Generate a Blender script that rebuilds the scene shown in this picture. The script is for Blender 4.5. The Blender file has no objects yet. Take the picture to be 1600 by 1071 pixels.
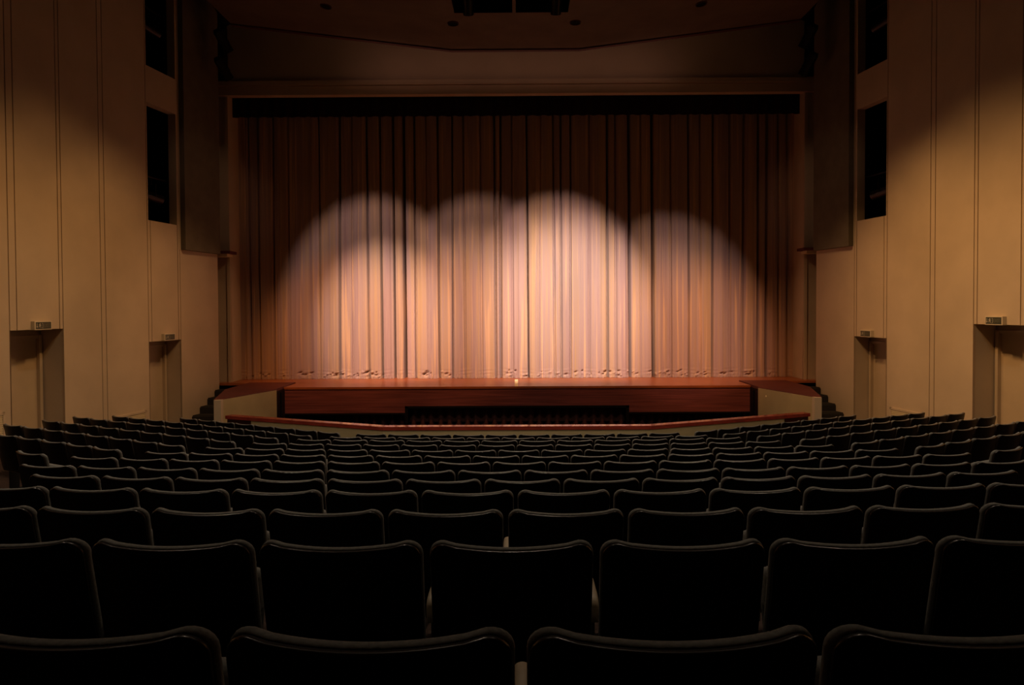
import bpy, bmesh, math, random
from mathutils import Vector, Matrix
R = math.radians
SC = bpy.context.scene
COL = SC.collection
random.seed(7)

# ------------------------------------------------------------------ camera, world, lights, exposure
EYE = 3.15                                   # eye height above the flat floor before the stage
cam_d = bpy.data.cameras.new('camera'); cam = bpy.data.objects.new('camera', cam_d); COL.objects.link(cam)
cam_d.sensor_width = 36.0; cam_d.lens = 36.0 * 1100 / 1600
cam_d.shift_y = -32.5 / 1600; cam_d.clip_start = 0.05
cam.matrix_world = (Matrix.Translation((0, 0, EYE)) @ Matrix.Rotation(R(0.365), 4, 'Z')
                    @ Matrix.Rotation(R(90 - 1.2), 4, 'X') @ Matrix.Rotation(R(-0.30), 4, 'Z'))
SC.camera = cam
SC.view_settings.view_transform = 'Standard'; SC.view_settings.look = 'None'
SC.view_settings.exposure = 0.0; SC.view_settings.gamma = 1.0
SC.view_settings.use_curve_mapping = False
w = bpy.data.worlds.new('world'); SC.world = w; w.use_nodes = True
w.node_tree.nodes['Background'].inputs[0].default_value = (1.0, 0.6, 0.35, 1)
w.node_tree.nodes['Background'].inputs[1].default_value = 0.0

def lamp(name, kind, loc, target, power, color, size=60, blend=0.5, radius=0.1):
    d = bpy.data.lights.new(name, kind); o = bpy.data.objects.new(name, d); COL.objects.link(o)
    o.location = loc
    o.rotation_euler = (Vector(target) - Vector(loc)).to_track_quat('-Z', 'Y').to_euler()
    d.energy = power; d.color = color
    if kind == 'SPOT':
        d.spot_size = R(size); d.spot_blend = blend; d.shadow_soft_size = radius
    elif kind == 'AREA':
        d.size = radius
    else:
        d.shadow_soft_size = radius
    return o

CX = 21.3 / 1100
def pool(px, ztop, power, color, half, blend=0.45, ly=14.0):
    """front-of-house spot from the ceiling onto the curtain"""
    x = (px - 807) * CX
    L = Vector((x * 0.95, ly, 9.8))
    e = math.atan2(L.z - ztop, 21.3 - L.y) + R(half)
    lamp('curtain_spot', 'SPOT', L, (x, 21.3, L.z - (21.3 - L.y) * math.tan(e)), power * 1.6, color, 2 * half, blend, 0.05)
def core(px, z, power, color, half):
    x = (px - 807) * CX
    lamp('curtain_spot', 'SPOT', (x * 0.95, 13.0, 9.8), (x, 21.3, z), power * 1.6, color, 2 * half, 1.0, 0.05)
for px, zt, p in ((585, 6.75, 680), (752, 6.75, 560), (872, 6.75, 1050), (1044, 6.15, 520)):
    pool(px, zt, p, (1.0, 0.68, 0.58), 18.0, 0.45)
core(600, 2.7, 5300, (1.0, 0.69, 0.54), 13.0)
core(750, 2.8, 2400, (1.0, 0.64, 0.46), 15.0)
core(885, 3.1, 6000, (1.0, 0.75, 0.63), 16.0)
core(1040, 2.3, 2300, (1.0, 0.62, 0.44), 15.0)
# amber set lower on the curtain
for px, zt, p in ((540, 5.2, 1.2), (690, 5.3, 1.0), (800, 4.9, .4), (1000, 4.8, .6), (1092, 5.0, 1.0)):
    pool(px, zt, 900 * p, (1.0, 0.34, 0.07), 18.0, 0.8)
# added weak fills without fixtures, for the header and the dark part of the curtain
hl = lamp('header_fill', 'AREA', (0, 19.5, 9.6), (0, 19.85, 10.54), 7.5, (1.0, 0.48, 0.33), radius=8.0)
hl.data.shape = 'RECTANGLE'; hl.data.size = 9.0; hl.data.size_y = 0.12
lamp('spill_fill', 'SPOT', (0, 9.0, 9.5), (0, 21.3, 2.0), 12, (1.0, 0.42, 0.32), 60, 1.0, 0.3)
for s in (-1, 1):
    lamp('column_fill', 'SPOT', (s * 5.0, 12.0, 9.6), (s * 8.7, 20.6, 6.2), 110, (1.0, 0.55, 0.33), 22, 1.0, 0.1)  # added fill to lift the columns beside the stage opening
# wall washers under the ceiling panels, each aimed at a side wall
for s, k in ((-1, 0.72), (1, 1.36)):
    for y, p in ((10.6, 1.0), (13.2, 1.0), (15.2, 0.75)):
        lamp('wall_washer', 'SPOT', (s * 3.2, y, 9.85), (s * 9.4, y + 0.9, 2.3), 740 * p * k, (1.0, 0.51, 0.185), 64 if y < 15 else 54, 1.0, 0.08)
    lamp('wall_washer', 'SPOT', (s * 2.0, 14.5, 9.85), (s * 8.4, 18.8, 1.8), 600, (1.0, 0.52, 0.24), 38, 0.8, 0.08)
# house downlights above the seats
for x in (-4.5, 0, 4.5):
    for y in (7.0, 11.0):
        lamp('house_downlight', 'SPOT', (x, y, 9.8), (x, y + 0.5, 0), 480, (1.0, 0.78, 0.56), 104, 0.8, 0.15)

# ------------------------------------------------------------------ materials
def mat(name, col, rough=0.6, metal=0.0, noise=0.0, scale=8.0, stretch=(1, 1, 1), bump=0.0, spec=0.5, col2=None):
    m = bpy.data.materials.new(name); m.use_nodes = True
    nt = m.node_tree; b = nt.nodes['Principled BSDF']
    b.inputs['Base Color'].default_value = (*col, 1); b.inputs['Roughness'].default_value = rough
    b.inputs['Metallic'].default_value = metal; b.inputs['Specular IOR Level'].default_value = spec
    if noise or bump or col2:
        tc = nt.nodes.new('ShaderNodeTexCoord'); mp = nt.nodes.new('ShaderNodeMapping')
        mp.inputs['Scale'].default_value = stretch
        nz = nt.nodes.new('ShaderNodeTexNoise'); nz.inputs['Scale'].default_value = scale; nz.inputs['Detail'].default_value = 5
        nt.links.new(tc.outputs['Object'], mp.inputs['Vector']); nt.links.new(mp.outputs[0], nz.inputs['Vector'])
        rp = nt.nodes.new('ShaderNodeValToRGB')
        a = [max(0, c * (1 - noise)) for c in col]; c2 = col2 or [min(1, c * (1 + noise)) for c in col]
        rp.color_ramp.elements[0].position = 0.35; rp.color_ramp.elements[1].position = 0.65
        rp.color_ramp.elements[0].color = (*a, 1); rp.color_ramp.elements[1].color = (*c2, 1)
        nt.links.new(nz.outputs['Fac'], rp.inputs['Fac']); nt.links.new(rp.outputs['Color'], b.inputs['Base Color'])
        if bump:
            bp = nt.nodes.new('ShaderNodeBump'); bp.inputs['Strength'].default_value = bump; bp.inputs['Distance'].default_value = 0.01
            nt.links.new(nz.outputs['Fac'], bp.inputs['Height']); nt.links.new(bp.outputs['Normal'], b.inputs['Normal'])
    return m

M = {}
M['paint'] = mat('beige_wall_paint', (0.56, 0.46, 0.33), 0.75, noise=0.05, scale=1.3, spec=0.2)
M['header_paint'] = mat('header_paint', (0.50, 0.40, 0.30), 0.8, noise=0.05, scale=1.0, spec=0.2)
M['cloth_panel'] = mat('grey_cloth_panel', (0.16, 0.14, 0.10), 0.95, noise=0.08, scale=3, spec=0.1)
M['ceiling'] = mat('brown_ceiling', (0.12, 0.085, 0.06), 0.8, noise=0.10, scale=1.5, spec=0.2)
M['ceiling_trim'] = mat('dark_red_ceiling_trim', (0.07, 0.015, 0.012), 0.7)
M['black'] = mat('matt_black', (0.006, 0.005, 0.005), 0.9, spec=0.1)
M['metal'] = mat('black_metal', (0.02, 0.015, 0.015), 0.35, 0.6)
M['lens'] = mat('glass_lens', (0.05, 0.05, 0.06), 0.08, 0.0)
M['carpet'] = mat('dark_carpet', (0.035, 0.022, 0.018), 0.95, noise=0.25, scale=60, spec=0.1)
M['step_carpet'] = mat('step_carpet', (0.035, 0.032, 0.026), 0.95, noise=0.25, scale=60, spec=0.1)
M['stage_wood'] = mat('orange_stage_wood', (0.30, 0.088, 0.028), 0.32, noise=0.18, scale=3.0, stretch=(0.4, 6, 1))
M['maroon_wood'] = mat('maroon_stained_wood', (0.10, 0.022, 0.020), 0.55, noise=0.25, scale=3.0, stretch=(0.5, 4, 6), spec=0.35)
M['fascia_wood'] = mat('dark_red_fascia_wood', (0.16, 0.05, 0.05), 0.5, noise=0.28, scale=2.2, stretch=(0.35, 1, 9), spec=0.3)
M['rail_wood'] = mat('red_rail_wood', (0.28, 0.04, 0.025), 0.09, noise=0.2, scale=3.0, stretch=(0.5, 4, 4))
M['rail_paint'] = mat('olive_rail_paint', (0.46, 0.37, 0.20), 0.75, noise=0.05, scale=2, spec=0.2)
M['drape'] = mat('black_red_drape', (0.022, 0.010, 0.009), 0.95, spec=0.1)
M['pit_drape'] = mat('pit_drape', (0.075, 0.032, 0.030), 0.95, spec=0.1)
M['shell'] = mat('black_seat_shell', (0.007, 0.0045, 0.004), 0.45, spec=0.25)
M['rim'] = mat('glossy_seat_rim', (0.012, 0.006, 0.004), 0.28, spec=0.4)
M['fabric'] = mat('olive_grey_upholstery', (0.17, 0.165, 0.15), 0.9, noise=0.15, scale=90, bump=0.15, spec=0.15)
M['armrest'] = mat('beige_armrest', (0.34, 0.27, 0.18), 0.5, noise=0.08, scale=9)
M['frame'] = mat('seat_frame_metal', (0.03, 0.028, 0.026), 0.4, 0.5)
M['sign_case'] = mat('sign_case', (0.62, 0.55, 0.40), 0.5)
M['sign_face'] = mat('dark_green_sign_face', (0.035, 0.045, 0.018), 0.4)
M['sign_mark'] = mat('pale_sign_mark', (0.42, 0.40, 0.30), 0.5)
M['sign_faint'] = mat('faint_sign_mark', (0.13, 0.13, 0.075), 0.5)
M['tape'] = mat('cream_tape', (0.85, 0.75, 0.42), 0.6)
M['door'] = mat('beige_door_paint', (0.50, 0.40, 0.27), 0.6, noise=0.05, scale=2)
M['slat'] = mat('cream_vent_slat', (0.70, 0.60, 0.38), 0.5)

def curtain_mat():
    m = bpy.data.materials.new('curtain_velour'); m.use_nodes = True
    nt = m.node_tree; b = nt.nodes['Principled BSDF']
    tc = nt.nodes.new('ShaderNodeTexCoord'); mp = nt.nodes.new('ShaderNodeMapping'); mp.inputs['Scale'].default_value = (1, 0.0, 0.02)
    nt.links.new(tc.outputs['Object'], mp.inputs['Vector'])
    nz = nt.nodes.new('ShaderNodeTexNoise'); nz.inputs['Scale'].default_value = 3.2; nz.inputs['Detail'].default_value = 6; nz.inputs['Roughness'].default_value = 0.75
    nt.links.new(mp.outputs[0], nz.inputs['Vector'])
    rp = nt.nodes.new('ShaderNodeValToRGB')
    e = rp.color_ramp.elements
    e[0].position = 0.36; e[0].color = (0.310, 0.211, 0.205, 1)
    e[1].position = 0.62; e[1].color = (0.409, 0.273, 0.161, 1)  # orange stands for lit fold ridges, mauve for the faces between
    x = e.new(0.48); x.color = (0.360, 0.254, 0.223, 1)
    nt.links.new(nz.outputs['Fac'], rp.inputs['Fac'])
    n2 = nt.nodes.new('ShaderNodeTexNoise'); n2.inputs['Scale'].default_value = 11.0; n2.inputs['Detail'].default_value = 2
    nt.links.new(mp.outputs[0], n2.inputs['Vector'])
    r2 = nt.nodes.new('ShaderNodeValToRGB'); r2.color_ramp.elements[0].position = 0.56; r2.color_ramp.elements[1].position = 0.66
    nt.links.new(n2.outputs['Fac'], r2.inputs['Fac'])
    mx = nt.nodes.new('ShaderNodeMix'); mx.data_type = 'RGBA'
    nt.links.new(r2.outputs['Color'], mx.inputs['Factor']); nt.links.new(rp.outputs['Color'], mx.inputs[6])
    mx.inputs[7].default_value = (0.52, 0.34, 0.215, 1)  # thin bright streaks painted in as highlights of the fold ridges
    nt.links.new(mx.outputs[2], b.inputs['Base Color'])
    b.inputs['Roughness'].default_value = 0.8; b.inputs['Specular IOR Level'].default_value = 0.2
    b.inputs['Sheen Weight'].default_value = 0.15
    return m
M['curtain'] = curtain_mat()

# ------------------------------------------------------------------ helpers
def tag(o, label=None, cat=None, group=None, kind=None):
    if label: o['label'] = label
    if cat: o['category'] = cat
    if group: o['group'] = group
    if kind: o['kind'] = kind
    return o

def obj(name, bm, m, parent=None, smooth=False, data=None):
    if data is None:
        bmesh.ops.recalc_face_normals(bm, faces=bm.faces)
        data = bpy.data.meshes.new(name); bm.to_mesh(data); bm.free()
        data.materials.append(m)
        if smooth:
            for p in data.polygons: p.use_smooth = True
    o = bpy.data.objects.new(name, data); COL.objects.link(o)
    if parent: o.parent = parent
    return o

def empty(name, loc, rz=0.0):
    o = bpy.data.objects.new(name, None); COL.objects.link(o); o.location = loc; o.rotation_euler = (0, 0, rz)
    return o

def box(bm, lo, hi, mtx=None, bevel=0.0):
    lo = Vector(lo); hi = Vector(hi)
    g = bmesh.ops.create_cube(bm, size=1.0)
    vs = g['verts']
    for v in vs:
        v.co = Vector([(lo[i] + hi[i]) / 2 + v.co[i] * (hi[i] - lo[i]) for i in range(3)])
    if bevel:
        es = list({e for v in vs for e in v.link_edges})
        r = bmesh.ops.bevel(bm, geom=es, offset=bevel, segments=2, affect='EDGES', profile=0.6)
        vs = list({v for f in r['faces'] for v in f.verts} | {v for v in vs if v.is_valid})
    if mtx is not None:
        for v in vs: v.co = mtx @ v.co
    return bm

def boxbm(lo, hi, mtx=None, bevel=0.0):
    return box(bmesh.new(), lo, hi, mtx, bevel)

def prism(bm, poly, z0, z1):
    lo = [bm.verts.new((x, y, z0)) for x, y in poly]; hi = [bm.verts.new((x, y, z1)) for x, y in poly]
    n = len(poly)
    bm.faces.new(hi); bm.faces.new(lo[::-1])
    for i in range(n):
        bm.faces.new((lo[i], lo[(i + 1) % n], hi[(i + 1) % n], hi[i]))
    return bm

def quad(bm, *p):
    return bm.faces.new([bm.verts.new(q) for q in p])

def tube(bm, a, b, r0, r1=None, n=16, cap=True):
    a = Vector(a); b = Vector(b); r1 = r0 if r1 is None else r1
    q = (b - a).to_track_quat('Z', 'Y')
    rings = []
    for p, r in ((a, r0), (b, r1)):
        rings.append([bm.verts.new(p + q @ Vector((r * math.cos(t * 2 * math.pi / n), r * math.sin(t * 2 * math.pi / n), 0))) for t in range(n)])
    for i in range(n):
        bm.faces.new((rings[0][i], rings[0][(i + 1) % n], rings[1][(i + 1) % n], rings[1][i]))
    if cap:
        bm.faces.new(rings[0][::-1]); bm.faces.new(rings[1])
    return bm

# ------------------------------------------------------------------ plan of the hall
TAN = math.tan(R(26.5))
FZ = [(-3.5, 2.65), (1.19, 1.76), (2.16, 1.573), (3.10, 1.415), (3.9, 1.28), (4.77, 1.13), (5.7, 0.975), (6.76, 0.81), (7.76, 0.66),
      (8.8, 0.51), (9.75, 0.39), (10.6, 0.29), (11.4, 0.185), (12.2, 0.09), (13.3, 0.0), (40, 0.0)]
def rake(r):
    if r <= FZ[0][0]: return FZ[0][1]
    for (a, za), (b, zb) in zip(FZ, FZ[1:]):
        if r <= b: return za + (zb - za) * (r - a) / (b - a)
    return 0.0
def bend(r): return 2.85 + 0.35 * (12.2 - r)     # half width of the straight middle block of the row at depth r
def floor_z(x, y):
    r = y; ax = abs(x)
    for _ in range(25):
        over = ax - bend(r)
        t = y - 0.02 * min(ax, bend(r)) ** 2 - (0.15 + over * TAN if over > 0 else 0)
        r += 0.6 * (t - r)
    return rake(r)
def wall_x(y): return 11.74 - 0.158 * y
def Yof(o): return 11.74 / (o / 1100 + 0.158)     # depth where the wall meets a given sight-line ratio

Y_D1 = (13.33, 14.58); Y_D1in = (13.47, 14.49)
Y_D2 = (17.22, 18.44); Y_D2in = (17.33, 18.40)
Y_GR = (15.65, 15.79)
Z_D1, Z_D2 = 2.75, 2.34
Z_BX = ((5.33, 8.21), (9.11, 11.6)); Y_BX = (17.25, 18.36)
TOP = 12.4
NRM = Vector((1, 0.158, 0)).normalized()          # outward normal of the right wall
ALONG = Vector((-0.158, 1, 0)).normalized()

def wp(s, y, z, out=0.0):
    """a point on the side wall; s = -1 left, 1 right; out pushes it behind the wall surface"""
    return (s * (wall_x(y) + NRM.x * out), y + NRM.y * out, z)

def side_wall(s, name):
    bm = bmesh.new()
    g = 0.022
    grooves = [  # y, z0, z1
        (Y_D1[0] - g, 0, TOP), (Y_D1[1], 0, TOP), (Y_D1in[0], Z_D1, TOP), (Y_D1in[1], Z_D1, TOP),
        (Y_GR[0], 0, TOP), (Y_GR[1], 0, TOP), (Y_D2[0] - g, 0, TOP), (Y_D2in[0] - 0.02, Z_D2, Z_BX[0][0]), (Y_D2[1], 0, 4.7), (Y_D2in[1] - 0.05, Z_D2, Z_BX[0][0])]
    holes = [(Y_D1[0], Y_D1[1], -0.3, Z_D1, 0.52), (Y_D2[0], Y_D2[1], -0.3, Z_D2, 0.45),
             (Y_BX[0], Y_BX[1], *Z_BX[0], 0.22), (Y_BX[0], Y_BX[1], *Z_BX[1], 0.22)]
    ys = sorted({-3.5, 0, 4, 8, 12, 20.15} | {q for h in holes for q in h[:2]} | {a[0] for a in grooves} | {a[0] + g for a in grooves})
    zs = sorted({-0.3, 4.7, TOP} | {q for h in holes for q in h[2:4]} | {q for a in grooves for q in a[1:] if q > 0})
    def state(y, z):
        for h in holes:
            if h[0] < y < h[1] and h[2] < z < h[3]: return 'hole'
        for a in grooves:
            if a[0] < y < a[0] + g and (a[1] if a[1] else -1) < z < a[2]: return 'groove'
        return 'wall'
    for y0, y1 in zip(ys, ys[1:]):
        for z0, z1 in zip(zs, zs[1:]):
            st = state((y0 + y1) / 2, (z0 + z1) / 2)
            if st == 'hole': continue
            d = 0.03 if st == 'groove' else 0.0
            quad(bm, wp(s, y0, z0, d), wp(s, y1, z0, d), wp(s, y1, z1, d), wp(s, y0, z1, d))
            if d:
                for y in (y0, y1):
                    quad(bm, wp(s, y, z0), wp(s, y, z0, d), wp(s, y, z1, d), wp(s, y, z1))
    for y0, y1, z0, z1, d in holes:       # reveals
        for y in (y0, y1): quad(bm, wp(s, y, z0), wp(s, y, z0, d), wp(s, y, z1, d), wp(s, y, z1))
        for z in (z0, z1): quad(bm, wp(s, y0, z), wp(s, y1, z), wp(s, y1, z, d), wp(s, y0, z, d))
    quad(bm, wp(s, 20.15, -0.3), wp(s, 20.15, -0.3, 0.6), wp(s, 20.15, TOP, 0.6), wp(s, 20.15, TOP))
    tag(obj(name, bm, M['paint']), kind='structure')
    # dark rooms behind the lighting slots
    for k, (z0, z1) in enumerate(Z_BX):
        b = bmesh.new()
        y0, y1 = Y_BX[0] - 0.4, Y_BX[1] + 0.15
        for a, c in (((y0, 0.23), (y0, 1.6)), ((y0, 1.6), (y1, 1.6)), ((y1, 1.6), (y1, 0.23))):
            quad(b, wp(s, a[0], z0 - .2, a[1]), wp(s, c[0], z0 - .2, c[1]), wp(s, c[0], z1 + .2, c[1]), wp(s, a[0], z1 + .2, a[1]))
        for z in (z0 - .2, z1 + .2):
            quad(b, wp(s, y0, z, .23), wp(s, y1, z, .23), wp(s, y1, z, 1.6), wp(s, y0, z, 1.6))
        tag(obj('wall_slot_lining', b, M['black']), kind='structure')
    # doors at the back of the two recesses
    for k, (yy, zt, d) in enumerate(((Y_D1, Z_D1, 0.52), (Y_D2, Z_D2, 0.45))):
        zf = 0.0
        b = bmesh.new()
        quad(b, wp(s, yy[0] - .1, -.3, d + .03), wp(s, yy[1] + .1, -.3, d + .03), wp(s, yy[1] + .1, zt + .1, d + .03), wp(s, yy[0] - .1, zt + .1, d + .03))
        n = (1 if s < 0 else 3) + k
        dr = tag(obj('door_%d' % n, b, M['door']), kind='structure')
        f = bmesh.new()
        ang = math.atan2(ALONG.y, s * ALONG.x)
        def fr(y0, y1, z0, z1, t):
            p = [wp(s, y0, 0, d - t), wp(s, y1, 0, d - t), wp(s, y1, 0, d + .03), wp(s, y0, 0, d + .03)]
            prism(f, [(q[0], q[1]) for q in p], z0, z1)
        fr(yy[0], yy[0] + .06, -.2, zt - .15, .03); fr(yy[1] - .10, yy[1] - .03, -.2, zt - .15, .05)
        fr(yy[0], yy[1], zt - .20, zt - .13, .03)
        obj('door_frame', f, M['door'], dr)
    # dark cloth-covered panel above the stage-side door, proud of the wall
    p = bmesh.new()
    q = [wp(s, 18.50, 0, -.14), wp(s, 20.08, 0, -.14), wp(s, 20.08, 0, -.004), wp(s, 18.50, 0, -.004)]
    prism(p, [(a[0], a[1]) for a in q], 4.70, TOP - .2)
    side = 'left' if s < 0 else 'right'
    pn = tag(obj('acoustic_panel', p, M['cloth_panel']), 'tall dark cloth panel mounted on the %s wall beside the stage' % side, 'wall panel', 'acoustic panels beside the stage')
    return

side_wall(-1, 'wall_left'); side_wall(1, 'wall_right')

# floor: raked carpet, the orchestra pit left open
RAIL = [(-6.25, 15.1), (-2.58, 13.6), (2.58, 13.6), (6.25, 15.1)]
PIT = RAIL + [(6.9, 16.4), (6.3, 18.2), (6.35, 19.4), (-6.35, 19.4), (-6.3, 18.2), (-6.9, 16.4)]
def inside(x, y, poly):
    c = False
    for (x0, y0), (x1, y1) in zip(poly, poly[1:] + poly[:1]):
        if (y0 > y) != (y1 > y) and x < (x1 - x0) * (y - y0) / (y1 - y0) + x0: c = not c
    return c
bm = bmesh.new()
nx, ny = 88, 80
xs = [-13.2 + 26.4 * i / nx for i in range(nx + 1)]; ys = [-3.5 + 24.0 * j / ny for j in range(ny + 1)]
gv = [[None] * (nx + 1) for _ in ys]
def gvert(i, j):
    if gv[j][i] is None: gv[j][i] = bm.verts.new((xs[i], ys[j], floor_z(xs[i], ys[j])))
    return gv[j][i]
for j in range(ny):
    for i in range(nx):
        if all(inside(a, b, PIT) for a in (xs[i], xs[i + 1]) for b in (ys[j], ys[j + 1])): continue
        bm.faces.new((gvert(i, j), gvert(i + 1, j), gvert(i + 1, j + 1), gvert(i, j + 1)))
tag(obj('floor', bm, M['carpet'], smooth=True), kind='structure')
bm = bmesh.new(); quad(bm, (-7.2, 13.4, -1.1), (7.2, 13.4, -1.1), (7.2, 20, -1.1), (-7.2, 20, -1.1))
tag(obj('floor_pit', bm, M['black']), kind='structure')
bm = bmesh.new(); quad(bm, (-13, -3.3, 2), (13, -3.3, 2), (13, -3.3, TOP), (-13, -3.3, TOP))
tag(obj('wall_back', bm, M['cloth_panel']), kind='structure')

# ceiling: faceted panels with a slot, a dark roof above
def cz(x): ax = abs(x); return 10.04 + max(0, ax - 1.7) * 0.73 / 5.9
SLOT = (-1.42, 1.24, 15.3, 16.62)
bm = bmesh.new()
cxs = [-7.6, -1.7, SLOT[0], SLOT[1], 1.7, 7.6]; cys = [-3.4, SLOT[2], SLOT[3], 19.0]
for a, b in zip(cxs, cxs[1:]):
    for c, d in zip(cys, cys[1:]):
        if (a, b, c, d) == SLOT: continue
        for dz in (0, 0.12):
            quad(bm, (a, c, cz(a) + dz), (b, c, cz(b) + dz), (b, d, cz(b) + dz), (a, d, cz(a) + dz))
tag(obj('ceiling', bm, M['ceiling']), kind='structure')
bm = bmesh.new()
for a, b in ((-7.6, -1.7), (-1.7, 1.7), (1.7, 7.6)):
    v = []
    for y0, y1, z0, z1 in ((18.92, 19.06, -0.035, 0.17),):
        P = [(a, y0, cz(a) + z0), (b, y0, cz(b) + z0), (b, y1, cz(b) + z0), (a, y1, cz(a) + z0)]
        Q = [(p[0], p[1], p[2] + z1 - z0) for p in P]
        v1 = [bm.verts.new(p) for p in P]; v2 = [bm.verts.new(p) for p in Q]
        bm.faces.new(v1); bm.faces.new(v2)
        for i in range(4): bm.faces.new((v1[i], v1[(i + 1) % 4], v2[(i + 1) % 4], v2[i]))
tag(obj('trim_1', bm, M['ceiling_trim']), kind='structure')
bm = bmesh.new(); quad(bm, (-13.2, -3.5, TOP), (13.2, -3.5, TOP), (13.2, 25, TOP), (-13.2, 25, TOP))
tag(obj('ceiling_roof', bm, M['black']), kind='structure')
bm = bmesh.new()
x0, x1, y0, y1 = SLOT
for p in (((x0, y0), (x1, y0)), ((x1, y0), (x1, y1)), ((x1, y1), (x0, y1)), ((x0, y1), (x0, y0))):
    quad(bm, (*p[0], 10.04), (*p[1], 10.04), (*p[1], 11.2), (*p[0], 11.2))
quad(bm, (x0, y0, 11.2), (x1, y0, 11.2), (x1, y1, 11.2), (x0, y1, 11.2))
tag(obj('ceiling_slot_lining', bm, M['black']), kind='structure')
bm = boxbm((-0.06, 15.3, 10.0), (0.02, 16.62, 10.12)); tag(obj('trim_2', bm, M['ceiling']), kind='structure')

# proscenium wall, header beam
PX, PY = 8.37, 20.6
for s, n in ((-1, 'left'), (1, 'right')):
    bm = bmesh.new()
    lo, hi = sorted((s * PX, s * 10.5))
    box(bm, (lo, PY, 0.9), (hi, PY + 0.9, TOP))
    a, b = sorted((s * PX, s * (PX + 0.09)))
    box(bm, (a, PY - 0.05, 0.99), (b, PY + 0.02, 9.3))
    tag(obj('wall_proscenium_' + n, bm, M['paint']), kind='structure')
    a, b = sorted((s * 8.18, s * 8.95))
    lg = tag(obj('door_canopy', boxbm((a, 20.1, 4.72), (b, 20.6, 4.80)), M['maroon_wood']), 'small dark ledge on the %s edge of the stage opening' % n, 'ledge', 'ledges beside the stage opening')
    a2, b2 = sorted((s * 8.30, s * 8.90))
    obj('canopy_trim', boxbm((a2, 20.2, 4.64), (b2, 20.6, 4.72)), M['slat'], lg)
bm = bmesh.new(); box(bm, (-10.5, PY, 9.32), (10.5, PY + 0.12, TOP))
tag(obj('wall_header', bm, M['header_paint']), kind='structure')
bm = bmesh.new()
box(bm, (-8.9, 20.47, 9.32), (8.9, PY, 9.57)); box(bm, (-8.9, 20.42, 9.585), (8.9, PY, 9.72))
tag(obj('trim_3', bm, M['header_paint']), kind='structure')
# back and sides of the stage house behind the curtain
bm = bmesh.new(); quad(bm, (-10.5, 24, 0.9), (10.5, 24, 0.9), (10.5, 24, TOP), (-10.5, 24, TOP))
tag(obj('wall_stage', bm, M['black']), kind='structure')

# stage: deck, apron front, wings, stairs
SZ = 0.99
bm = bmesh.new()
deck = [(-7.7, 20.2), (-6.35, 20.2), (-6.35, 19.1), (6.35, 19.1), (6.35, 20.2), (7.7, 20.2), (10.4, 20.2), (10.4, 24), (-10.4, 24), (-10.4, 20.2)]
prism(bm, deck, SZ - 0.06, SZ)
tag(obj('floor_stage', bm, M['stage_wood']), kind='structure')
bm = bmesh.new()
box(bm, (-6.35, 19.12, 0.27), (-3.05, 19.2, SZ - .06)); box(bm, (3.05, 19.12, 0.27), (6.35, 19.2, SZ - .06)); box(bm, (-3.05, 19.12, 0.46), (3.05, 19.2, SZ - .06))
tag(obj('wall_apron', bm, M['fascia_wood']), kind='structure')
bm = bmesh.new()
box(bm, (-3.05, 19.10, 0.40), (3.05, 19.22, 0.46)); box(bm, (-3.05, 19.10, -0.6), (-2.97, 19.22, 0.46)); box(bm, (2.97, 19.10, -0.6), (3.05, 19.22, 0.46))
box(bm, (-6.35, 19.11, 0.23), (-3.05, 19.21, 0.275)); box(bm, (3.05, 19.11, 0.23), (6.35, 19.21, 0.275))
tag(obj('trim_4', bm, M['black']), kind='structure')

def pleats(x0, x1, y, z0, z1, n, depth, seed, parent=None, name='pit_drape', m=None):
    rnd = random.Random(seed); bm = bmesh.new()
    cols = n * 8; ph = [rnd.uniform(-.5, .5) for _ in range(n + 2)]
    prev = None
    for i in range(cols + 1):
        t = i / cols; k = t * n; x = x0 + (x1 - x0) * t
        d = depth * (0.5 - 0.5 * math.cos(2 * math.pi * (k + 0.25 * ph[int(k)] * math.sin(math.pi * (k % 1)) ** 2)))
        cur = [bm.verts.new((x, y - d, z)) for z in (z0, (z0 + z1) / 2, z1)]
        if prev:
            for j in range(2): bm.faces.new((prev[j], cur[j], cur[j + 1], prev[j + 1]))
        prev = cur
    return obj(name, bm, m or M['drape'], parent, smooth=True)
for a, b, zt, n, lb in ((-6.3, -3.05, .26, 13, 'left of the pit opening under the stage'), (-2.97, 2.97, .42, 24, 'in the wide middle opening under the stage'), (3.05, 6.3, .26, 13, 'right of the pit opening under the stage')):
    tag(pleats(a, b, 19.38, -1.05, zt, n, 0.10, int(a * 10), m=M['pit_drape']), 'dark pleated drape hanging ' + lb, 'drape', 'drapes under the stage front')

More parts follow.
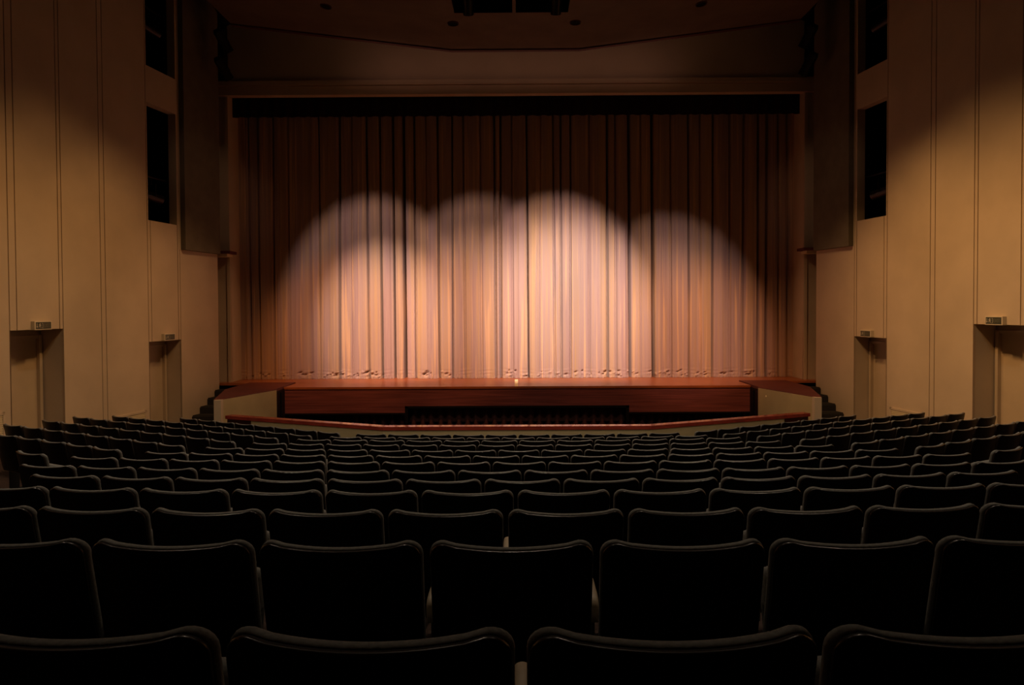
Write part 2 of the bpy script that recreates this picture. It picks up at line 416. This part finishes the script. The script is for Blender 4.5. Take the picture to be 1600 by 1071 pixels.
for s, n in ((-1, 'left'), (1, 'right')):
    # wing wall: pale panel with end post, maroon platform on top
    w = empty('stage_parapet', (s * 6.92, 16.4, 0))
    tag(w, 'pale slanted wing wall with maroon top at the %s end of the pit' % n, 'low wall', 'wing walls at the pit ends')
    def P(pts): return [(s * x - s * 6.92, y - 16.4) for x, y in pts]
    obj('panel', prism(bmesh.new(), P([(6.29, 18.35), (6.92, 16.45), (7.05, 16.45), (6.42, 18.35)]), -1.1, 1.0), M['rail_paint'], w)
    obj('end_post', prism(bmesh.new(), P([(6.905, 16.33), (7.07, 16.33), (7.07, 16.47), (6.905, 16.47)]), 0.0, 1.01), M['paint'], w)
    obj('platform', prism(bmesh.new(), P([(6.31, 18.35), (6.94, 16.47), (7.10, 16.40), (7.7, 18.5), (7.7, 20.18), (6.37, 20.18), (6.37, 18.6)]), 0.95, 1.015), M['maroon_wood'], w)
    obj('return', prism(bmesh.new(), P([(6.33, 18.35), (6.40, 18.35), (6.40, 19.14), (6.33, 19.14)]), -1.1, 0.95), M['drape'], w)
    obj('conduit', tube(bmesh.new(), (s * (6.30 - 6.92), 18.75 - 16.4, -1.1), (s * (6.30 - 6.92), 18.75 - 16.4, 0.9), 0.025), M['metal'], w)
    # stairs up to the stage along the wall
    st = empty('stage_stairs', (s * 7.75, 18.5, 0))
    tag(st, 'short flight of dark carpeted steps up to the stage by the %s wall' % n, 'stairs', 'stairs up to the stage')
    ty = [18.5, 18.85, 19.2, 19.55, 19.9, 20.2]; tz = [0.09, 0.27, 0.46, 0.65, 0.83]
    for k in range(5):
        b = bmesh.new()
        x1 = wall_x(ty[k + 1]) - 0.01
        x0 = wall_x(ty[k]) - 0.01
        prism(b, [(s * 7.72 - s * 7.75, ty[k] - 18.5), (s * x0 - s * 7.75, ty[k] - 18.5), (s * x1 - s * 7.75, ty[k + 1] - 18.5), (s * 7.72 - s * 7.75, ty[k + 1] - 18.5)], -0.02, tz[k])
        bmesh.ops.bevel(b, geom=[e for e in b.edges if abs(e.verts[0].co.z - tz[k]) < 1e-4 and abs(e.verts[1].co.z - tz[k]) < 1e-4 and abs(e.verts[0].co.y - e.verts[1].co.y) < 1e-4 and e.verts[0].co.y < ty[k] - 18.5 + .01], offset=0.03, segments=3, affect='EDGES')
        obj('step', b, M['step_carpet'], st)
tag(obj('wall_plate', boxbm((6.38, 18.02, 0.80), (6.44, 18.16, 0.85), bevel=0.008), M['tape']), 'tiny pale plate on the right wing wall below the stage edge', 'wall plate')
tag(obj('centre_tape', boxbm((-0.06, 19.10, SZ), (0.035, 20.9, SZ + 0.004)), M['tape']), 'strip of cream tape marking the middle of the stage front', 'tape')

# pit rail
def offset_poly(path, d0, d1):
    def off(d):
        out = []
        for i, p in enumerate(path):
            ns = []
            for a, b in ((i - 1, i), (i, i + 1)):
                if a < 0 or b >= len(path): continue
                t = (Vector(path[b]) - Vector(path[a])).normalized(); ns.append(Vector((t.y, -t.x)))
            n = sum(ns, Vector((0, 0))).normalized(); k = d / max(0.3, n.dot(ns[0]))
            out.append((p[0] + n.x * k, p[1] + n.y * k))
        return out
    return off(d0) + off(d1)[::-1]
rl = empty('pit_rail', (0, 13.6, 0))
tag(rl, 'low olive rail wall with red wooden cap around the orchestra pit', 'rail')
def rel(p): return [(x, y - 13.6) for x, y in p]
obj('cap', prism(bmesh.new(), rel(offset_poly(RAIL, -0.13, 0.06)), 0.775, 0.845), M['rail_wood'], rl)
obj('core', prism(bmesh.new(), rel(offset_poly(RAIL, -0.10, 0.0)), -1.1, 0.775), M['maroon_wood'], rl)
inner = [(-5.60, 14.834), (-2.58, 13.6), (2.58, 13.6), (5.60, 14.834)]
obj('panel', prism(bmesh.new(), rel(offset_poly(inner, 0.0, 0.05)), -0.01, 0.775), M['rail_paint'], rl)

# ------------------------------------------------------------------ stage curtain
def curtain():
    rnd = random.Random(3)
    px = [(428, .5), (452, .3), (500, .5), (532, .8), (551, .3), (575, .8), (595.7, 1.1), (615.7, 1.7), (632, 1.9), (649, .7), (668, .3), (685.6, .8), (708, .9), (726, .4),
          (752, .3), (774, .7), (783, .8), (801, .3), (824.7, 1.2), (845, .3), (866, .6), (877, .7), (892, .6), (921, .3), (949.5, .8), (962, .4), (983.4, 1.0), (1001, .3), (1019.5, 1.5),
          (1048, .4), (1075.8, .8), (1094, .3), (1113.7, .9), (1140, .4), (1161, .5), (1183.6, 1.2), (1197.5, .9), (1216, .5), (405, .5), (390, .4), (1230, .4)]
    cre = [((p - 807) * CX, a, rnd.uniform(-.06, .06), rnd.uniform(.018, .028)) for p, a in px]
    fine = [(rnd.uniform(-8.6, 8.6), rnd.uniform(.004, .016), rnd.uniform(.018, .05), rnd.uniform(-.05, .05)) for _ in range(190)]
    broad = [(rnd.uniform(-8.6, 8.6), rnd.uniform(-.05, .06), rnd.uniform(.09, .22)) for _ in range(60)]
    zs = [.0165 * k for k in range(21)] + [.33 + (9.9 - .33) * k / 22 for k in range(1, 23)]
    n = 1500
    crump = [rnd.uniform(-1, 1) for _ in range(n + 2)]
    notch = []
    for c, wdt, m in ((-6.2, .9, 14), (-4.9, .8, 12), (-4.0, 1.3, 16), (-2.2, 1.0, 6), (1.2, 1.6, 22), (2.9, .8, 9), (4.9, .9, 16), (6.9, .8, 10), (-7.6, .7, 7), (3.6, 1.2, 7)):
        for _ in range(m):
            a = rnd.choice((.07, .05, -.035, -.03, .06))
            notch.append((c + rnd.uniform(-wdt, wdt), rnd.uniform(.06, .22), rnd.uniform(.02, .07), rnd.uniform(.014, .034), a))
    near = [[q for q in notch if abs(q[0] - (-8.62 + 17.24 * i / n)) < .35] for i in range(n + 1)]
    sl = .5
    bm = bmesh.new(); prev = None
    for i in range(n + 1):
        x = -8.62 + 17.24 * i / n
        cur = []
        for k, z in enumerate(zs):
            h = 1 - min(1, z / 9.9)
            y = 21.32
            for cx_, a, dr, wd in cre:
                u = (x - cx_ - dr * (h - .5)) / wd
                if abs(u) < 3.5: y += .34 * a ** 1.4 * math.exp(-u * u)
                ub = (x - cx_ - dr * (h - .5)) / .10
                if abs(ub) < 3: y += .028 * a * math.exp(-ub * ub)
            for fx, a, wd, dr in fine:
                u = (x - fx - dr * (h - .5)) / wd
                if abs(u) < 3: y -= a * math.exp(-u * u)
            for fx, a, wd in broad:
                u = (x - fx) / wd
                if abs(u) < 3: y -= a * math.exp(-u * u)
            if z < .36:      # crumpled hem resting on the deck
                e = math.sin(math.pi * min(1, z / .36))
                for nx_, nz_, wx, wz, a in near[i]:
                    y += a * math.exp(-((x - nx_) / wx) ** 2 - ((z - nz_ - .5 * (x - nx_) * sl) / wz) ** 2)
                y -= e * .004 * math.sin(61 * z + 3 * math.sin(x * 2.3)) * math.sin(x * 5.1) + (.012 * crump[i] if .01 < z < .1 else 0)
            cur.append(bm.verts.new((x, y, SZ + .004 + z)))
        if prev:
            for k in range(len(zs) - 1): bm.faces.new((prev[k], cur[k], cur[k + 1], prev[k + 1]))
        prev = cur
    return obj('stage_curtain', bm, M['curtain'], smooth=True)
tag(curtain(), 'huge closed stage curtain in dusty rose pleats lit by four spotlight pools', 'curtain')
tag(pleats(-8.6, 8.6, 20.95, 8.80, 10.3, 52, 0.08, 11, name='shade_valance', m=M['drape']), 'black valance added as shade across the top of the stage opening above the curtain', 'valance')  # dark cloth added to stand for the shadow behind the header

# ------------------------------------------------------------------ exit signs
def text_mesh(txt, size):
    c = bpy.data.curves.new('lettering', 'FONT'); c.body = txt; c.size = size; c.extrude = 0.001; c.align_x = 'LEFT'
    o = bpy.data.objects.new('lettering', c); COL.objects.link(o)
    dg = bpy.context.evaluated_depsgraph_get(); me = bpy.data.meshes.new_from_object(o.evaluated_get(dg))
    bpy.data.objects.remove(o); bpy.data.curves.remove(c)
    return me
EXIT = text_mesh('EXIT', 0.10)
def flat(bm, pts, y=-0.0005, t=0.002):
    f = [bm.verts.new((x, y - t, z)) for x, z in pts]; b = [bm.verts.new((x, y, z)) for x, z in pts]
    bm.faces.new(f); bm.faces.new(b[::-1])
    for i in range(len(pts)): bm.faces.new((f[i], b[i], b[(i + 1) % len(pts)], f[(i + 1) % len(pts)]))
def exit_sign(s, y, z, label):
    c = wp(s, y, z)
    # local x runs left to right as the audience reads it, local -y faces the hall
    out = Vector((-s * NRM.x, -NRM.y, 0))
    e = empty('exit_sign', c); e.rotation_euler = (0, 0, math.atan2(out.y, out.x) + math.pi / 2)
    tag(e, label, 'exit sign', 'exit signs over the side doors')
    bm = bmesh.new(); W, H, D = .42, .175, .09
    box(bm, (-W / 2, -D, -H / 2), (W / 2, 0, H / 2), bevel=0.006)
    obj('case', bm, M['sign_case'], e)
    face = obj('face', boxbm((-W / 2 + .025, -D - .004, -H / 2 + .02), (W / 2 - .025, -D + .001, H / 2 - .02)), M['sign_face'], e)
    a = bmesh.new(); yy = -D - .004
    flat(a, [(-.163, .045), (-.153, .045), (-.153, -.01), (-.138, -.01), (-.158, -.048), (-.178, -.01), (-.163, -.01)], yy)
    obj('arrow', a, M['sign_mark'], face)
    r = bmesh.new()
    flat(r, [(-.085 + .011 * math.cos(t * math.pi / 5), .040 + .011 * math.sin(t * math.pi / 5)) for t in range(10)], yy)
    flat(r, [(-.100, .027), (-.080, .027), (-.070, .010), (-.056, .012), (-.056, .004), (-.076, .001), (-.082, -.006), (-.066, -.020), (-.070, -.046), (-.079, -.046), (-.077, -.024), (-.094, -.010),
             (-.102, -.030), (-.124, -.032), (-.124, -.024), (-.108, -.020), (-.103, .004), (-.105, .014), (-.114, .006), (-.120, .011), (-.106, .024)], yy)
    flat(r, [(-.045, .048), (-.018, .048), (-.018, -.048), (-.045, -.048), (-.045, -.042), (-.024, -.042), (-.024, .042), (-.045, .042)], yy)
    obj('running_figure', r, M['sign_mark'], face)
    t = bpy.data.objects.new('lettering', EXIT); COL.objects.link(t); t.parent = face
    t.location = (-.005, yy - .001, -.035); t.rotation_euler = (R(90), 0, 0); t.scale = (0.78, 1, 1)
    if not EXIT.materials: EXIT.materials.append(M['sign_faint'])
exit_sign(-1, 14.0, 2.83, 'dark green exit sign over the doorway nearest on the left wall')
exit_sign(1, 14.0, 2.83, 'dark green exit sign over the doorway nearest on the right wall')
exit_sign(-1, 17.88, 2.43, 'small exit sign over the left wall doorway closer to the stage')
exit_sign(1, 17.88, 2.43, 'small exit sign over the right wall doorway closer to the stage')

# low vent panels in the side walls
def vent(s, y0, y1, z0, z1, label):
    e = empty('vent_panel', wp(s, (y0 + y1) / 2, z0))
    out = Vector((-s * NRM.x, -NRM.y, 0)); e.rotation_euler = (0, 0, math.atan2(out.y, out.x) + math.pi / 2)
    tag(e, label, 'wall vent', 'low vents in the side walls')
    W = (y1 - y0) / NRM.x; H = z1 - z0
    f = bmesh.new()
    for lo, hi in (((-W / 2, -.03, 0), (-W / 2 + .05, 0, H)), ((W / 2 - .05, -.03, 0), (W / 2, 0, H)), ((-W / 2, -.03, H - .05), (W / 2, 0, H)), ((-W / 2, -.03, 0), (W / 2, 0, .05))): box(f, lo, hi)
    obj('frame', f, M['paint'], e)
    g = bmesh.new()
    n = int(H / .05)
    for k in range(n): box(g, (-W / 2 + .05, -.02, .05 + (H - .1) * k / n), (W / 2 - .05, -.004, .05 + (H - .1) * (k + .8) / n))
    obj('louvre', g, M['slat'], e)
vent(-1, 16.0, 17.05, 0.05, 0.68, 'low framed vent panel on the left wall between its two doorways')
vent(1, 16.0, 17.05, 0.05, 0.68, 'low framed vent panel on the right wall between its two doorways')
vent(-1, 12.45, 13.16, 0.70, 1.22, 'cream louvred vent at the left picture edge beside the doorway')

# ------------------------------------------------------------------ lighting instruments (unlit housings)
def spotlight(loc, aim, label, group, hang=(0, 0, 0.46)):
    e = empty('stage_spotlight', loc); tag(e, label, 'spotlight', group)
    d = (Vector(aim) - Vector(loc)).normalized()
    h = bmesh.new(); tube(h, -d * .26, d * .10, .13, .13, 20); tube(h, -d * .34, -d * .26, .09, .13, 20)
    obj('housing', h, M['metal'], e)
    b = bmesh.new(); tube(b, d * .10, d * .30, .115, .125, 20); obj('lens_barrel', b, M['metal'], e)
    l = bmesh.new(); tube(l, d * .296, d * .304, .105, .105, 20); obj('lens', l, M['lens'], e)
    y = bmesh.new(); sd = d.cross(Vector((0, 0, 1))).normalized()
    up = Vector((0, 0, .30))
    for q in (-1, 1): tube(y, sd * .145 * q, sd * .145 * q + up, .015, n=8)
    tube(y, sd * -.145 + up, sd * .145 + up, .015, n=8)
    obj('yoke', y, M['metal'], e)
    c = bmesh.new(); tube(c, up, Vector(hang), .02, n=8); obj('clamp', c, M['metal'], e)
    return e
for s, n in ((-1, 'left'), (1, 'right')):
    for z, q, dy in ((5.98, 'lower', 0), (10.2, 'upper', 0)):
        p = wp(s, 17.75, z, 0.28)
        spotlight(p, wp(s, 19.6, z - 0.25, 0.0), 'dark stage spotlight inside the %s slot of the %s wall' % (q, n), 'spotlights in the wall slots')
        r = bmesh.new(); zz = z + .495
        tube(r, wp(s, Y_BX[0] - .25, zz, 0.28), wp(s, Y_BX[1] + .1, zz, 0.28), .03)
        tag(obj('lighting_pipe', r, M['metal']), 'horizontal pipe across the %s slot of the %s wall' % (q, n), 'pipe', 'pipes in the wall slots')
    # hung boom in the dark corner beside the header
    bx, by = s * 8.0, 19.55
    b = bmesh.new(); tube(b, (bx, by, 9.55), (bx, by, TOP), .04)
    tag(obj('lighting_boom', b, M['metal']), 'vertical black pipe hung in the %s upper corner by the stage' % n, 'pipe', 'pipes hung in the upper corners')
    for k, z in enumerate((9.85, 10.6, 11.35)):
        spotlight((bx - s * 0.05, by - .25, z - .16), (bx - s * 1.5, 21.5, z - 3.5), 'black spotlight on the %s corner pipe, %s of three' % (n, ('lowest', 'middle', 'topmost')[k]), 'spotlights on the corner pipes', (s * 0.05, 0.245, 0.30))
for x, q in ((-1.08, 'left'), (0.95, 'right')):
    spotlight((x, 16.35, 10.2), (x, 21, 4), 'dark spotlight in the %s end of the ceiling slot' % q, 'spotlights in the ceiling slot')
for x, y, lb in ((-1.5, 17.2, 'left of the two close to the ceiling slot'), (1.46, 17.2, 'right of the two close to the ceiling slot'), (-4.53, 17.0, 'far left on the slanted ceiling panel'), (4.45, 17.0, 'far right on the slanted ceiling panel')):
    e = empty('downlight', (x, y, cz(x))); tag(e, 'dark round ceiling downlight, ' + lb, 'downlight', 'round downlights in the ceiling')
    e.rotation_euler = (0, -math.atan(0.73 / 5.9) * (0 if abs(x) < 1.7 else (1 if x > 0 else -1)), 0)
    bm = bmesh.new(); tube(bm, (0, 0, -.03), (0, 0, 0), .13, .14, 24, cap=False); tube(bm, (0, 0, -.03), (0, 0, 0), .115, .115, 24, cap=False)
    obj('trim_ring', bm, M['ceiling_trim'], e)
    bm = bmesh.new(); tube(bm, (0, 0, -.012), (0, 0, -.004), .116, .116, 24); obj('lamp_well', bm, M['black'], e)

# ------------------------------------------------------------------ seats
HW, ZB, ZT = 0.263, 0.33, 0.85
def back_outline(hw=HW, zb=ZB, zt=ZT, r=0.05, dip=0.012):
    pts = []
    def top(x): return zt - dip * (1 - (x / hw) ** 2)
    for k in range(7):       # bottom-left corner up
        t = math.pi * 1.5 - k * math.pi / 12
        pts.append((-hw + .003 + r + r * math.cos(t), zb + r + r * math.sin(t)))
    for k in range(7):
        t = math.pi - k * math.pi / 12
        pts.append((-hw + r + r * math.cos(t), zt - r + r * math.sin(t)))
    for k in range(1, 12):
        x = (-hw + r) + (2 * hw - 2 * r) * k / 12
        pts.append((x, top(x) + dip * (1 - ((hw - r) / hw) ** 2) * 0.0 - (0.0 if True else 0)))
    for k in range(7):
        t = math.pi / 2 - k * math.pi / 12
        pts.append((hw - r + r * math.cos(t), zt - r + r * math.sin(t)))
    for k in range(7):
        t = -k * math.pi / 12
        pts.append((hw - .003 - r + r * math.cos(t), zb + r + r * math.sin(t)))
    # soften where the dipped top meets the corners
    return [(x, min(z, top(x) + 0.004) if z > zt - r * .5 else z) for x, z in pts]
SAG, REC = 0.055, 0.20
def bent(x, y, z): return (x, y + SAG * (x / HW) ** 2 - REC * (z - ZT), z)
def ringsolid(bm, outline, prof):
    zc = (ZB + ZT) / 2
    hh = (ZT - ZB) / 2
    rings = []
    for ins, y in prof:
        sx = (HW - ins) / HW; sz = (hh - ins) / hh
        rings.append([bm.verts.new(bent(x * sx, y, zc + (z - zc) * sz)) for x, z in outline])
    n = len(outline)
    for a, b in zip(rings, rings[1:]):
        for i in range(n): bm.faces.new((a[i], a[(i + 1) % n], b[(i + 1) % n], b[i]))
    for ring in (rings[0], rings[-1]):
        c = bm.verts.new(sum((v.co for v in ring), Vector()) / n)
        c.co.y = ring[0].co.y * 0 + bent(0, prof[0][1] if ring is rings[0] else prof[-1][1], c.co.z)[1]
        for i in range(n): bm.faces.new((ring[i], ring[(i + 1) % n], c))
    return bm
def fill(y, s0):   # profile rings that close a face inward while following its curve
    return [(s0 + (HW - s0) * k, y) for k in (.0, .2, .4, .6, .8, .93)]
OUT = back_outline()
bm = bmesh.new(); ringsolid(bm, OUT, fill(0.012, .010)[::-1] + [(.004, .013), (0, .022), (0, .034), (.003, .041), (.012, .048)] + [(a, .052 + .012 * math.sin(min(1, a / .1) * 1.5)) for a, _ in fill(0, .02)])
me_rest = obj('backrest', bm, M['fabric'], smooth=True).data
bm = bmesh.new(); ringsolid(bm, OUT, fill(-0.003, .016)[::-1] + [(.009, -.002), (.005, .003), (.005, .014)])
me_shell = obj('back_shell', bm, M['shell'], smooth=True).data
bm = bmesh.new()
def rimring(ins, y):
    zc = (ZB + ZT) / 2; hh = (ZT - ZB) / 2
    return [bm.verts.new(bent(x * (HW - ins) / HW, y, zc + (z - zc) * (hh - ins) / hh)) for x, z in OUT]
rr = [rimring(.005, .008), rimring(.003, .001), rimring(.006, -.005), rimring(.010, -.006), rimring(.013, -.002)]
for a, b in zip(rr, rr[1:]):
    for i in range(len(OUT)): bm.faces.new((a[i], a[(i + 1) % len(OUT)], b[(i + 1) % len(OUT)], b[i]))
me_rim = obj('shell_rim', bm, M['rim'], smooth=True).data
bm = bmesh.new()       # tip-up seat, folded
box(bm, (-.215, -.045, 0.0), (.215, .045, .32), bevel=0.035)
bmesh.ops.transform(bm, matrix=Matrix.Translation((0, .23, .36)) @ Matrix.Rotation(R(-14), 4, 'X'), verts=bm.verts)
me_cush = obj('seat_cushion', bm, M['fabric'], smooth=True).data
bm = bmesh.new()       # rounded arm pad
prof = []
for k in range(13):
    t = math.pi * k / 12
    prof.append((.019 * math.cos(t), .012 * math.sin(t)))
path = [(.185, .566, .7), (.195, .582, .95), (.215, .594, 1), (.25, .600, 1), (.36, .603, 1), (.42, .597, .95), (.445, .582, .7)]
rings = []
for y, z, s in path:
    rings.append([bm.verts.new((.275 + x * s, y, z + h)) for x, h in prof] + [bm.verts.new((.275 - .019 * s, y, z - .035)), bm.verts.new((.275 + .019 * s, y, z - .035))])
for a, b in zip(rings, rings[1:]):
    for i in range(len(a)): bm.faces.new((a[i], a[(i + 1) % len(a)], b[(i + 1) % len(a)], b[i]))
bm.faces.new(rings[0]); bm.faces.new(rings[-1][::-1])
me_arm = obj('armrest', bm, M['armrest'], smooth=True).data
bm = bmesh.new()       # side standard under the arm
box(bm, (.267, .23, .05), (.283, .36, .57), bevel=.005); box(bm, (.266, .16, -.03), (.284, .42, .05), bevel=.008); box(bm, (.268, .19, .36), (.282, .24, .46))
me_std = obj('standard', bm, M['frame']).data
for o in list(COL.objects):
    if o.data in (me_rest, me_shell, me_rim, me_cush, me_arm, me_std): bpy.data.objects.remove(o)

def add(name, me, parent, x=0.0):
    o = bpy.data.objects.new(name, me); COL.objects.link(o); o.parent = parent; o.location.x = x
    return o
def seat(x, y, z, rz, label, group, wscale=1.0, both=False, far=False):
    e = empty('theatre_seat', (x, y, z), rz); tag(e, label, 'seat', group)
    e.scale = (wscale, 1, 1)
    add('backrest', me_rest, e); sh = add('back_shell', me_shell, e); add('shell_rim', me_rim, sh)
    add('seat_cushion', me_cush, e)
    add('armrest', me_arm, e); add('standard', me_std, e)
    if both: add('armrest', me_arm, e, -.55); add('standard', me_std, e, -.55)
    return e

ORD = ['', 'first', 'second', 'third', 'fourth', 'fifth', 'sixth', 'seventh', 'eighth', 'ninth', 'tenth', 'eleventh', 'twelfth', 'thirteenth', 'fourteenth', 'fifteenth', 'sixteenth', 'seventeenth', 'eighteenth', 'nineteenth', 'twentieth']
ROWS = [  # depth, seats in the middle block (None: runs out of view), parity, pitch, sideways shift, wing seats
    (1.19, None, 0, .55, .005, 0), (2.16, None, 1, .55, -.02, 0), (3.10, None, 0, .55, -.054, 0), (3.90, None, 0, .55, -.01, 0),
    (4.77, None, 1, .55, .035, 0), (5.70, None, 0, .55, .046, 0), (6.76, 17, 1, .545, .02, 1), (7.76, 16, 0, .55, .04, 5),
    (8.80, 15, 1, .55, .02, 8), (9.75, 14, 0, .545, -.02, 9), (10.60, 12, 0, .578, .02, 10), (11.40, 11, 1, .575, .02, 10), (12.20, 10, 0, .577, .01, 8)]
n_seats = 0
for k, (ry, n, par, pw, dx, nw) in enumerate(ROWS):
    rowname = '%s row from the camera' % ORD[k + 1]
    group = 'theatre seats of the ' + rowname
    z = rake(ry) - .016 - (.022 if k == 0 else .014 if k == 2 else 0)
    if n is None:
        m = 40
        cand = [((i + (0 if par else .5)) * pw + dx) for i in range(-m, m)]
        cand = [x for x in cand if abs(x) - .25 < .735 * (ry + .03)]
    else:
        cand = [(i - (n - 1) / 2) * pw + dx for i in range(n)]
    for i, x in enumerate(cand):
        if n is None:
            lb = 'dark theatre seat, %s from left in the %s' % (ORD[i + 1], rowname)
        else:
            lb = 'dark theatre seat, %s from left in the middle block, %s' % (ORD[i + 1], rowname)
        y = ry + .016 * x * x if k else ry + .02 * x * x
        seat(x, y, z, math.atan(.032 * x) if k else math.atan(.04 * x), lb, group, pw / .55, both=(i == 0 and n is not None))
        n_seats += 1
    if nw:
        xe = n * pw / 2 + .30; ye = ry + .016 * xe * xe + .05
        a = R(26.5)
        for s, side in ((-1, 'left'), (1, 'right')):
            for i in range(nw):
                d = .27 + i * .525
                x = xe + d * math.cos(a); y = ye + d * math.sin(a)
                seat(s * x, y, z, s * a, 'dark theatre seat, %s from inner end of %s wing, %s' % (ORD[i + 1], side, rowname), group, .95, both=(s < 0 and i == nw - 1) or (s > 0 and i == 0))
                n_seats += 1
print('seats', n_seats)
